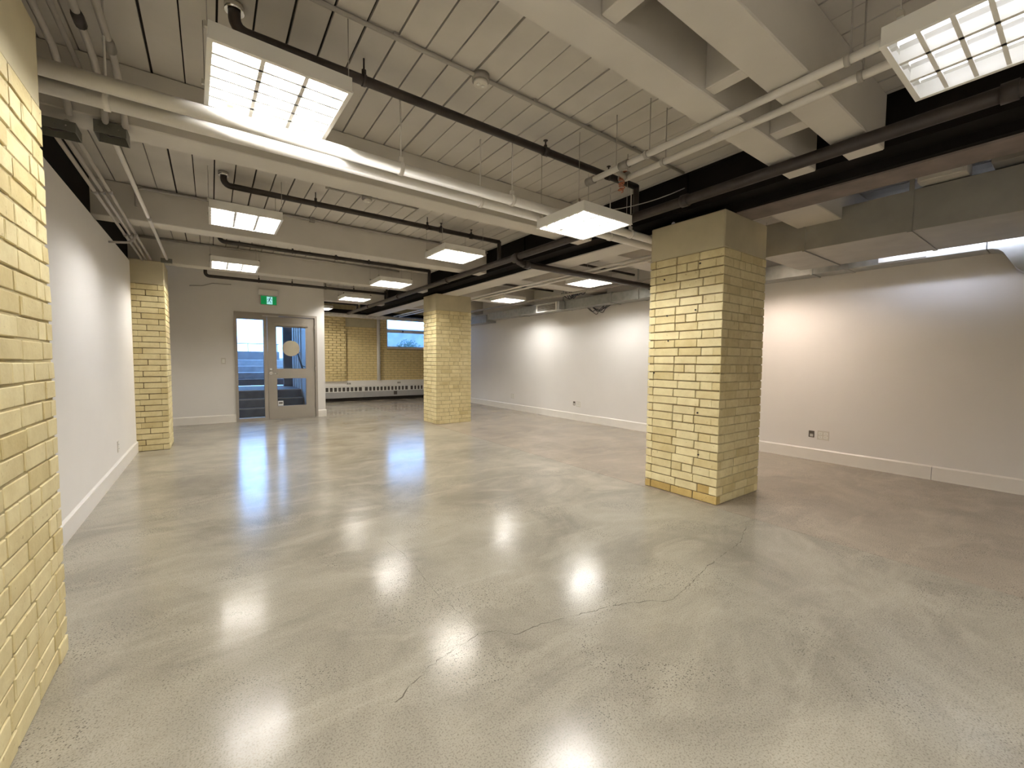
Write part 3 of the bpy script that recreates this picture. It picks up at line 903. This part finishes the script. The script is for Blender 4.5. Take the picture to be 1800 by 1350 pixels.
# loose wires at the top of the right wall
def tangle(name, c, spread, n, r, label, seed):
    rnd = random.Random(seed)
    mb = MB()
    for i in range(n):
        pts = []
        y = c[1] + rnd.uniform(-spread, spread * 0.2)
        for k in range(5):
            pts.append((c[0] - rnd.uniform(0.0, 0.05), y + k * spread * 0.35 + rnd.uniform(-.04, .04), c[2] - math.sin(k / 4 * math.pi) * rnd.uniform(0.04, 0.15)))
        mb.tube(smooth_path(pts, 4), r, 5)
    return mb.build(name, 'rail_dark', label=label, category='wires')
tangle('loose_wires', (6.33, 5.75, 2.36), 0.30, 5, 0.007, 'loose dark wires hanging below the wall duct', 3)
tangle('loose_wires', (5.98, 6.1, 2.67), 0.28, 8, 0.009, 'dark bundle of loose wires on top of the wall duct', 5)

# ------------------------------------------------------------------ door with sidelight
YG = YD + 0.03
door = empty('door_1', (1.39, YD, 0), kind='structure')
dinv = Matrix.Translation((-1.39, -YD, 0))
def DP(nm, mb, mt, par=door, **t):
    o = mb.build(nm, mt, par, **t)
    o.matrix_parent_inverse = dinv if par is door else Matrix.Identity(4)
    return o
fb = MB()
y0, y1 = YD - 0.02, YD + 0.10
fb.box(DX0, DX0 + 0.05, y0, y1, 0, DZ); fb.box(DX1 - 0.045, DX1, y0, y1, 0, DZ)
fb.box(DX0 + 0.05, DX1 - 0.045, y0, y1, DZ - 0.05, DZ)
fb.box(0.875, 0.94, y0, y1, 0, DZ - 0.05)
fb.box(DX0 + 0.05, 0.875, y0, y1, 0, 0.06)
fb.box(DX0 + 0.05, 0.875, y0, y1, 2.06, DZ - 0.05)
DP('door_frame', fb, 'door_paint')
DP('sidelight_pane', MB().box(DX0 + 0.05, 0.875, YG, YG + 0.006, 0.06, 2.06), 'glass')
LX0, LX1 = 0.946, 1.835
lf = MB()
ly0, ly1 = YD - 0.005, YD + 0.04
lf.box(LX0, 1.105, ly0, ly1, 0.012, 2.142); lf.box(1.655, LX1, ly0, ly1, 0.012, 2.142)
lf.box(1.105, 1.655, ly0, ly1, 0.012, 0.278); lf.box(1.105, 1.655, ly0, ly1, 0.858, 1.064); lf.box(1.105, 1.655, ly0, ly1, 1.93, 2.142)
leaf = DP('door_leaf', lf, 'door_paint')
DP('door_pane', MB().box(1.105, 1.655, YG, YG + 0.006, 0.278, 0.858), 'glass')
DP('door_pane', MB().box(1.105, 1.655, YG, YG + 0.006, 1.064, 1.93), 'glass')
DP('door_closer', MB().bbox(1.05, 1.70, YD - 0.06, YD - 0.005, 1.95, 2.02, 0.006), 'door_paint')
DP('door_closer_arm', MB().box(0.86, 1.15, YD - 0.05, YD - 0.03, 2.135, 2.15), 'plate')
hd = MB().disc((0.995, YD - 0.010, 0.97), 1, 0.033, 0.012, 16).tube([(0.995, YD - 0.012, 0.97), (0.995, YD - 0.055, 0.97)], 0.011, 8)
hd.tube([(0.995, YD - 0.055, 0.97), (1.05, YD - 0.058, 0.965), (1.105, YD - 0.05, 0.96)], 0.010, 8)
DP('door_handle', hd, 'chrome')
DP('lock_cylinder', MB().disc((0.995, YD - 0.012, 1.05), 1, 0.022, 0.014, 12), 'chrome')
for hz in (0.25, 1.05, 1.95):
    DP('hinge', MB().tube([(1.838, YD - 0.012, hz - 0.05), (1.838, YD - 0.012, hz + 0.05)], 0.010, 8), 'grey_steel')
DP('round_decal', MB().disc((1.38, YG - 0.003, 1.49), 1, 0.165, 0.003, 28), 'frost')
DP('notice', MB().box(1.115, 1.215, YG - 0.004, YG - 0.001, 0.285, 0.385), 'sticker')
DP('notice_print', MB().box(1.13, 1.20, YG - 0.006, YG - 0.004, 0.325, 0.355), 'plate_dark')
DP('threshold', MB().box(DX0, DX1, YD - 0.015, YD + 0.12, 0.0, 0.010), 'grey_steel')

# exit sign
ex = empty('exit_sign', (0.98, YD, 2.35), label='green running man exit sign on the wall above the door', category='exit sign')
einv = Matrix.Translation((-0.98, -YD, -2.35))
def EP(nm, mb, mt, par=ex):
    o = mb.build(nm, mt, par); o.matrix_parent_inverse = einv if par is ex else Matrix.Identity(4); return o
EP('mounting_box', MB().bbox(0.80, 1.15, YD - 0.07, YD, 2.555, 2.675, 0.008), 'wall_paint')
EP('sign_body', MB().bbox(0.835, 1.125, YD - 0.045, YD - 0.010, 2.365, 2.555, 0.004), 'green_sign_edge')
EP('green_panel', MB().box(0.842, 1.118, YD - 0.049, YD - 0.045, 2.372, 2.542), 'sign_green')
EP('white_panel', MB().box(0.945, 1.045, YD - 0.052, YD - 0.049, 2.382, 2.530), 'sign_white')
yy = YD - 0.054
man = MB().disc((1.008, yy, 2.512), 1, 0.0115, 0.003, 14)
for pts, w in ((((1.000, 2.497), (0.985, 2.452)), 0.018), (((1.000, 2.490), (1.028, 2.478), (1.040, 2.462)), 0.008), (((0.996, 2.490), (0.968, 2.484), (0.956, 2.466)), 0.008),
               (((0.988, 2.455), (1.010, 2.428), (1.020, 2.395)), 0.010), (((0.984, 2.455), (0.976, 2.424), (0.948, 2.420)), 0.010)):
    man.tube([(a, yy, c) for a, c in pts], w / 2, 6)
EP('running_man', man, 'sign_ink')

# light switch and outlets
def plate(name, face, a, b_, c, w, h, label, gang=1, cat='outlet', dark=False):
    """face 'y': on a wall facing -y at y=b; 'x-': on wall facing -x; 'x+': facing +x"""
    root = empty(name, (a, b_, c), label=label, category=cat)
    t = 0.006
    def bxp(u0, u1, z0, z1, d0, d1):
        if face == 'y': return MB().box(u0, u1, -d1, -d0, z0, z1)
        if face == 'x-': return MB().box(-d1, -d0, u0, u1, z0, z1)
        return MB().box(d0, d1, u0, u1, z0, z1)
    if dark:
        bxp(-w / 2, w / 2, -h / 2, h / 2, 0.0005, 0.004).build('box_opening', 'plate_dark', root)
        bxp(-w / 2 + 0.01, w / 2 - 0.015, -h / 2 + 0.01, h / 2 - 0.04, 0.004, 0.007).build('jack', 'plate', root)
        return root
    bxp(-w / 2, w / 2, -h / 2, h / 2, 0.0005, t).build('cover_plate', 'plate', root)
    for i in range(gang):
        u = (i - (gang - 1) / 2) * (w / gang) * 0.92
        ww = w / gang * 0.30
        if cat == 'light switch':
            bxp(u - ww, u + ww, -h * 0.30, h * 0.30, t, t + 0.004).build('rocker', 'enamel', root)
        else:
            for s in (-1, 1):
                so = bxp(u - ww, u + ww, s * h * 0.2 - h * 0.13, s * h * 0.2 + h * 0.13, t, t + 0.003).build('socket', 'enamel', root)
                bxp(u - ww * 0.45, u - ww * 0.25, s * h * 0.2 - h * 0.05, s * h * 0.2 + h * 0.06, t + 0.003, t + 0.0036).build('slot', 'plate_dark', so)
                bxp(u + ww * 0.25, u + ww * 0.45, s * h * 0.2 - h * 0.05, s * h * 0.2 + h * 0.06, t + 0.003, t + 0.0036).build('slot', 'plate_dark', so)
    return root
plate('light_switch', 'y', 0.19, YD, 1.215, 0.075, 0.12, 'white light switch on the wall left of the door', 1, 'light switch')
plate('wall_outlet', 'x-', XR, 1.99, 0.335, 0.125, 0.118, 'double outlet plate on the right wall beyond the near column', 2)
plate('data_box', 'x-', XR, 2.118, 0.338, 0.062, 0.085, 'small open dark box on the right wall beside the nearest outlet', 1, 'data outlet', True)
plate('wall_outlet', 'x-', XR, 6.395, 0.352, 0.12, 0.118, 'double outlet plate on the right wall seen between the columns, nearer one', 2)
plate('data_box', 'x-', XR, 6.525, 0.36, 0.062, 0.085, 'small open dark box on the right wall between the columns', 1, 'data outlet', True)
plate('wall_outlet', 'x-', XR, 8.80, 0.356, 0.15, 0.118, 'double outlet plate on the right wall close to the far column', 2)
plate('wall_outlet', 'x+', XL, 6.075, 0.305, 0.075, 0.118, 'single outlet plate low on the left white wall', 1)

# ------------------------------------------------------------------ far wall: heater units, ledge, vertical pipe, round duct, window
lg = MB().bbox(2.04, XR, YF - 0.055, YF - 0.004, 0.45, 0.625, 0.004).build('wall_ledge', 'trim_paint', label='white ledge board along the far brick wall above the heaters', category='ledge')
for i, xx in enumerate((3.40, 4.98)):
    MB().box(xx - 0.06, xx + 0.06, YF - 0.060, YF - 0.055, 0.50, 0.57).build('outlet_plate', 'plate', lg)
    for s in (-1, 1):
        MB().box(xx + s * 0.028 - 0.014, xx + s * 0.028 + 0.014, YF - 0.062, YF - 0.060, 0.515, 0.555).build('socket', 'plate_dark', lg)
def heater(x0, x1, label, hole=None):
    root = empty('baseboard_heater', ((x0 + x1) / 2, YF - 0.08, 0.10), label=label, category='heater', group='baseboard heaters along the far wall')
    inv = Matrix.Translation(-Vector(root.location))
    def HP(nm, mb, mt):
        o = mb.build(nm, mt, root); o.matrix_parent_inverse = inv; return o
    yf = YF - 0.14
    HP('front_panel', MB().bbox(x0, x1, yf, YF - 0.06, 0.105, 0.285, 0.004), 'heater_grey')
    HP('grille_recess', MB().box(x0 + 0.01, x1 - 0.01, yf + 0.03, YF - 0.06, 0.285, 0.43), 'plate_dark')
    fr = MB().box(x0, x1, yf, yf + 0.03, 0.285, 0.302).box(x0, x1, yf, YF - 0.06, 0.425, 0.447)
    fr.box(x0, x0 + 0.04, yf, yf + 0.03, 0.302, 0.425).box(x1 - 0.04, x1, yf, yf + 0.03, 0.302, 0.425)
    HP('grille_frame', fr, 'enamel')
    n = int((x1 - x0 - 0.08) / 0.112)
    p = (x1 - x0 - 0.08) / n
    for i in range(1, n):
        c = x0 + 0.04 + p * i
        HP('grille_bar', MB().box(c - 0.019, c + 0.019, yf + 0.002, yf + 0.028, 0.302, 0.425), 'enamel')
    HP('base', MB().box(x0, x1, yf + 0.05, YF - 0.06, 0.0, 0.105), 'dark_gap')  # dark block stands in for the shaded gap under the heater
    if hole:
        HP('open_box', MB().box(hole - 0.055, hole + 0.055, yf - 0.003, yf + 0.001, 0.155, 0.27), 'plate_dark')
heater(2.06, 3.81, 'heater section nearest the door wall corner')
heater(3.815, 5.30, 'middle heater section with a dark open box in its panel', 4.83)
heater(5.305, 6.30, 'heater section partly hidden by the far column')
vp = pipe('vertical_pipe', [(4.318, YF - 0.06, 0.62), (4.318, YF - 0.06, 2.64)], 0.052, 'pipe_white', 'white vertical pipe on the far brick wall left of the window')
rp = pipe('round_duct', [(2.04, YF - 0.20, 2.60), (XR, YF - 0.20, 2.60)], 0.068, 'insulation', 'pale round duct along the top of the far brick wall', seg=16)
MB().box(3.05, 4.25, YF - 0.03, YF - 0.011, 2.28, 2.535).build('painted_patch', 'cap_paint', label='smooth painted patch high on the far brick wall', category='patch')
MB().bbox(2.04, 2.09, 10.5, 10.62, 1.96, 2.05, 0.004).build('wall_device', 'enamel', label='small white device on the end of the door wall', category='sensor')

wn = empty('window_1', (5.3, YF, WZ0), kind='structure')
winv = Matrix.Translation((-5.3, -YF, -WZ0))
def WP(nm, mb, mt):
    o = mb.build(nm, mt, wn); o.matrix_parent_inverse = winv; return o
WP('window_frame', MB().box(WX0, WX0 + 0.04, YF + 0.06, YF + 0.12, WZ0, WZ1).box(WX1 - 0.04, WX1, YF + 0.06, YF + 0.12, WZ0, WZ1)
   .box(WX0 + 0.04, WX1 - 0.04, YF + 0.06, YF + 0.12, WZ0, WZ0 + 0.05).box(WX0 + 0.04, WX1 - 0.04, YF + 0.06, YF + 0.12, WZ1 - 0.04, WZ1), 'siding_out')
WP('window_rail', MB().box(WX0 + 0.04, WX1 - 0.04, YF + 0.065, YF + 0.115, WZ0 + 0.50, WZ0 + 0.60), 'siding_out')
WP('latch', MB().box(5.15, 5.185, YF + 0.05, YF + 0.066, WZ0 + 0.52, WZ0 + 0.58), 'rail_dark')
WP('window_pane', MB().box(WX0 + 0.04, WX1 - 0.04, YF + 0.085, YF + 0.09, WZ0 + 0.05, WZ0 + 0.50), 'glass')
WP('window_pane', MB().box(WX0 + 0.04, WX1 - 0.04, YF + 0.085, YF + 0.09, WZ0 + 0.60, WZ1 - 0.04), 'glass')
WP('window_sill', MB().bbox(WX0, WX1, YF - 0.02, YF + 0.06, WZ0 - 0.02, WZ0 + 0.012, 0.004), 'siding_out')

# ------------------------------------------------------------------ outside: areaway stairs behind the door, street beyond the window
st = empty('stair', (0.9, 10.7, 0), label='concrete steps rising outside the glass door, their shade painted in dark', category='stairs')
sinv = Matrix.Translation((-0.9, -10.7, 0))
def TP(nm, mb, mt):
    o = mb.build(nm, mt, st); o.matrix_parent_inverse = sinv; return o
for k in range(1, 4):
    ye = 10.72 + 0.29 * (k - 1)
    TP('step', MB().bbox(-0.9, 1.765, ye, 13.2, 0.18 * (k - 1), 0.18 * k, 0.006), 'dark_out')  # dark colour puts the stairwell shade into the near steps
    TP('nosing', MB().box(-0.9, 1.765, ye - 0.006, ye + 0.03, 0.18 * k - 0.02, 0.18 * k + 0.002), 'grey_steel')
st2 = empty('stair', (0.3, 13.2, 0.54), label='pale upper steps beyond the landing outside the door', category='stairs')
s2inv = Matrix.Translation((-0.3, -13.2, -0.54))
for k in range(1, 5):
    o = MB().bbox(-0.9, 1.75, 13.3 + 0.3 * (k - 1), 16.38, 0.54 + 0.175 * (k - 1) + (0.0 if k > 1 else 0.0), 0.54 + 0.175 * k, 0.008).build('step', 'dark_out' if k == 1 else 'concrete_out', st2)  # first step coloured dark for the shade on its riser
    o.matrix_parent_inverse = s2inv
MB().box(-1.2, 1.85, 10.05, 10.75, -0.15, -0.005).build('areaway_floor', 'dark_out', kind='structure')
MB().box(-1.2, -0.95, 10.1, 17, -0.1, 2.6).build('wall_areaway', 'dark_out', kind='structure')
MB().box(-0.95, 1.9, 16.4, 16.6, 1.2, 1.52).build('curb', 'dark_out', label='dark curb at the top of the outside steps', category='curb')
# street ground outside
MB().box(-40, 60, 16.6, 80, 1.2, 1.30).build('ground_street', 'concrete_out', kind='structure')
MB().box(2.04, 40, 13.62, 16.6, 1.2, 1.36).build('ground_walk', 'concrete_out', kind='structure')
# railing at the top of the steps
rl = empty('railing', (0.8, 16.5, 1.5), label='thin railing at street level above the outside steps', category='railing')
rinv = Matrix.Translation((-0.8, -16.5, -1.5))
for nm, mb in [('rail', MB().tube([(0.55, 16.5, 1.78), (1.9, 16.5, 1.78)], 0.012, 6))] + [('post', MB().tube([(xx, 16.5, 1.5), (xx, 16.5, 1.78)], 0.010, 6)) for xx in (0.55, 1.0, 1.45, 1.85)]:
    o = mb.build(nm, 'rail_dark', rl); o.matrix_parent_inverse = rinv
# dark panel and pale side wall on the right of the stairs
MB().box(1.56, 1.77, 12.6, 12.75, 0.54, 3.0).build('dark_panel', 'dark_out', label='tall dark panel beside the landing seen through the door glass', category='panel')
sw = MB().box(1.80, 1.90, 10.1, 13.6, 0, 3.0).build('wall_stair', 'siding_out', kind='structure')
for yy in (11.4, 11.75, 12.1, 12.45, 12.9, 13.2):
    MB().box(1.775, 1.80, yy, yy + 0.05, 0.3, 3.0).build('batten', 'siding_out', sw)
hr = pipe('handrail', [(1.72, 10.6, 0.95), (1.72, 11.5, 1.45), (1.72, 12.5, 1.50)], 0.018, 'rail_dark', 'dark handrail on the pale wall beside the outside steps', 'handrail')
for (yy, zz) in ((10.9, 1.115), (11.5, 1.45), (12.3, 1.49)):
    MB().tube([(1.72, yy, zz), (1.80, yy, zz - 0.03)], 0.008, 6).build('bracket', 'rail_dark', hr)

# shrubs, low wall and buildings outside the high window
def shrub(x, y, z, rx, rz, n, label, seed):
    rnd = random.Random(seed)
    root = empty('shrub', (x, y, z), label=label, category='shrub')
    mb = MB()
    for i in range(n):
        a, u = rnd.uniform(0, 6.283), rnd.uniform(-1, 1)
        rr = rnd.uniform(0.4, 1.0)
        c = Vector((rx * rr * math.cos(a) * math.sqrt(1 - u * u), rx * rr * math.sin(a) * math.sqrt(1 - u * u), rz * (0.9 + rr * u)))
        d = Vector((rnd.uniform(-1, 1), rnd.uniform(-1, 1), rnd.uniform(-.3, 1))).normalized() * 0.09
        e = d.orthogonal().normalized() * 0.03
        mb.add([c, c + d * 0.5 + e, c + d, c + d * 0.5 - e], [(0, 1, 2, 3)])
    mb.build('foliage', 'foliage', root, kind='stuff')
    MB().tube([(0, 0, -0.02), (0.02, 0, rz)], 0.02, 6).build('stem', 'rail_dark', root)
shrub(6.75, 16.9, 1.36, 0.55, 0.40, 900, 'low shrub outside the high window', 1)
shrub(9.3, 21.5, 1.30, 0.6, 0.95, 700, 'taller shrub outside at the right of the window', 2)
MB().box(3.0, 16, 19.0, 19.3, 1.30, 2.72).build('low_wall', 'street_blue', label='low pale wall across the street outside the window', category='wall')
hb = MB().box(3.0, 5.4, 24, 30, 1.3, 5.2).prism([(2.7, 5.2), (6.3, 5.2), (4.5, 6.6)], 1, 24, 30)
house = hb.build('house', 'siding_out', label='pale gabled house across the street outside the window', category='house')
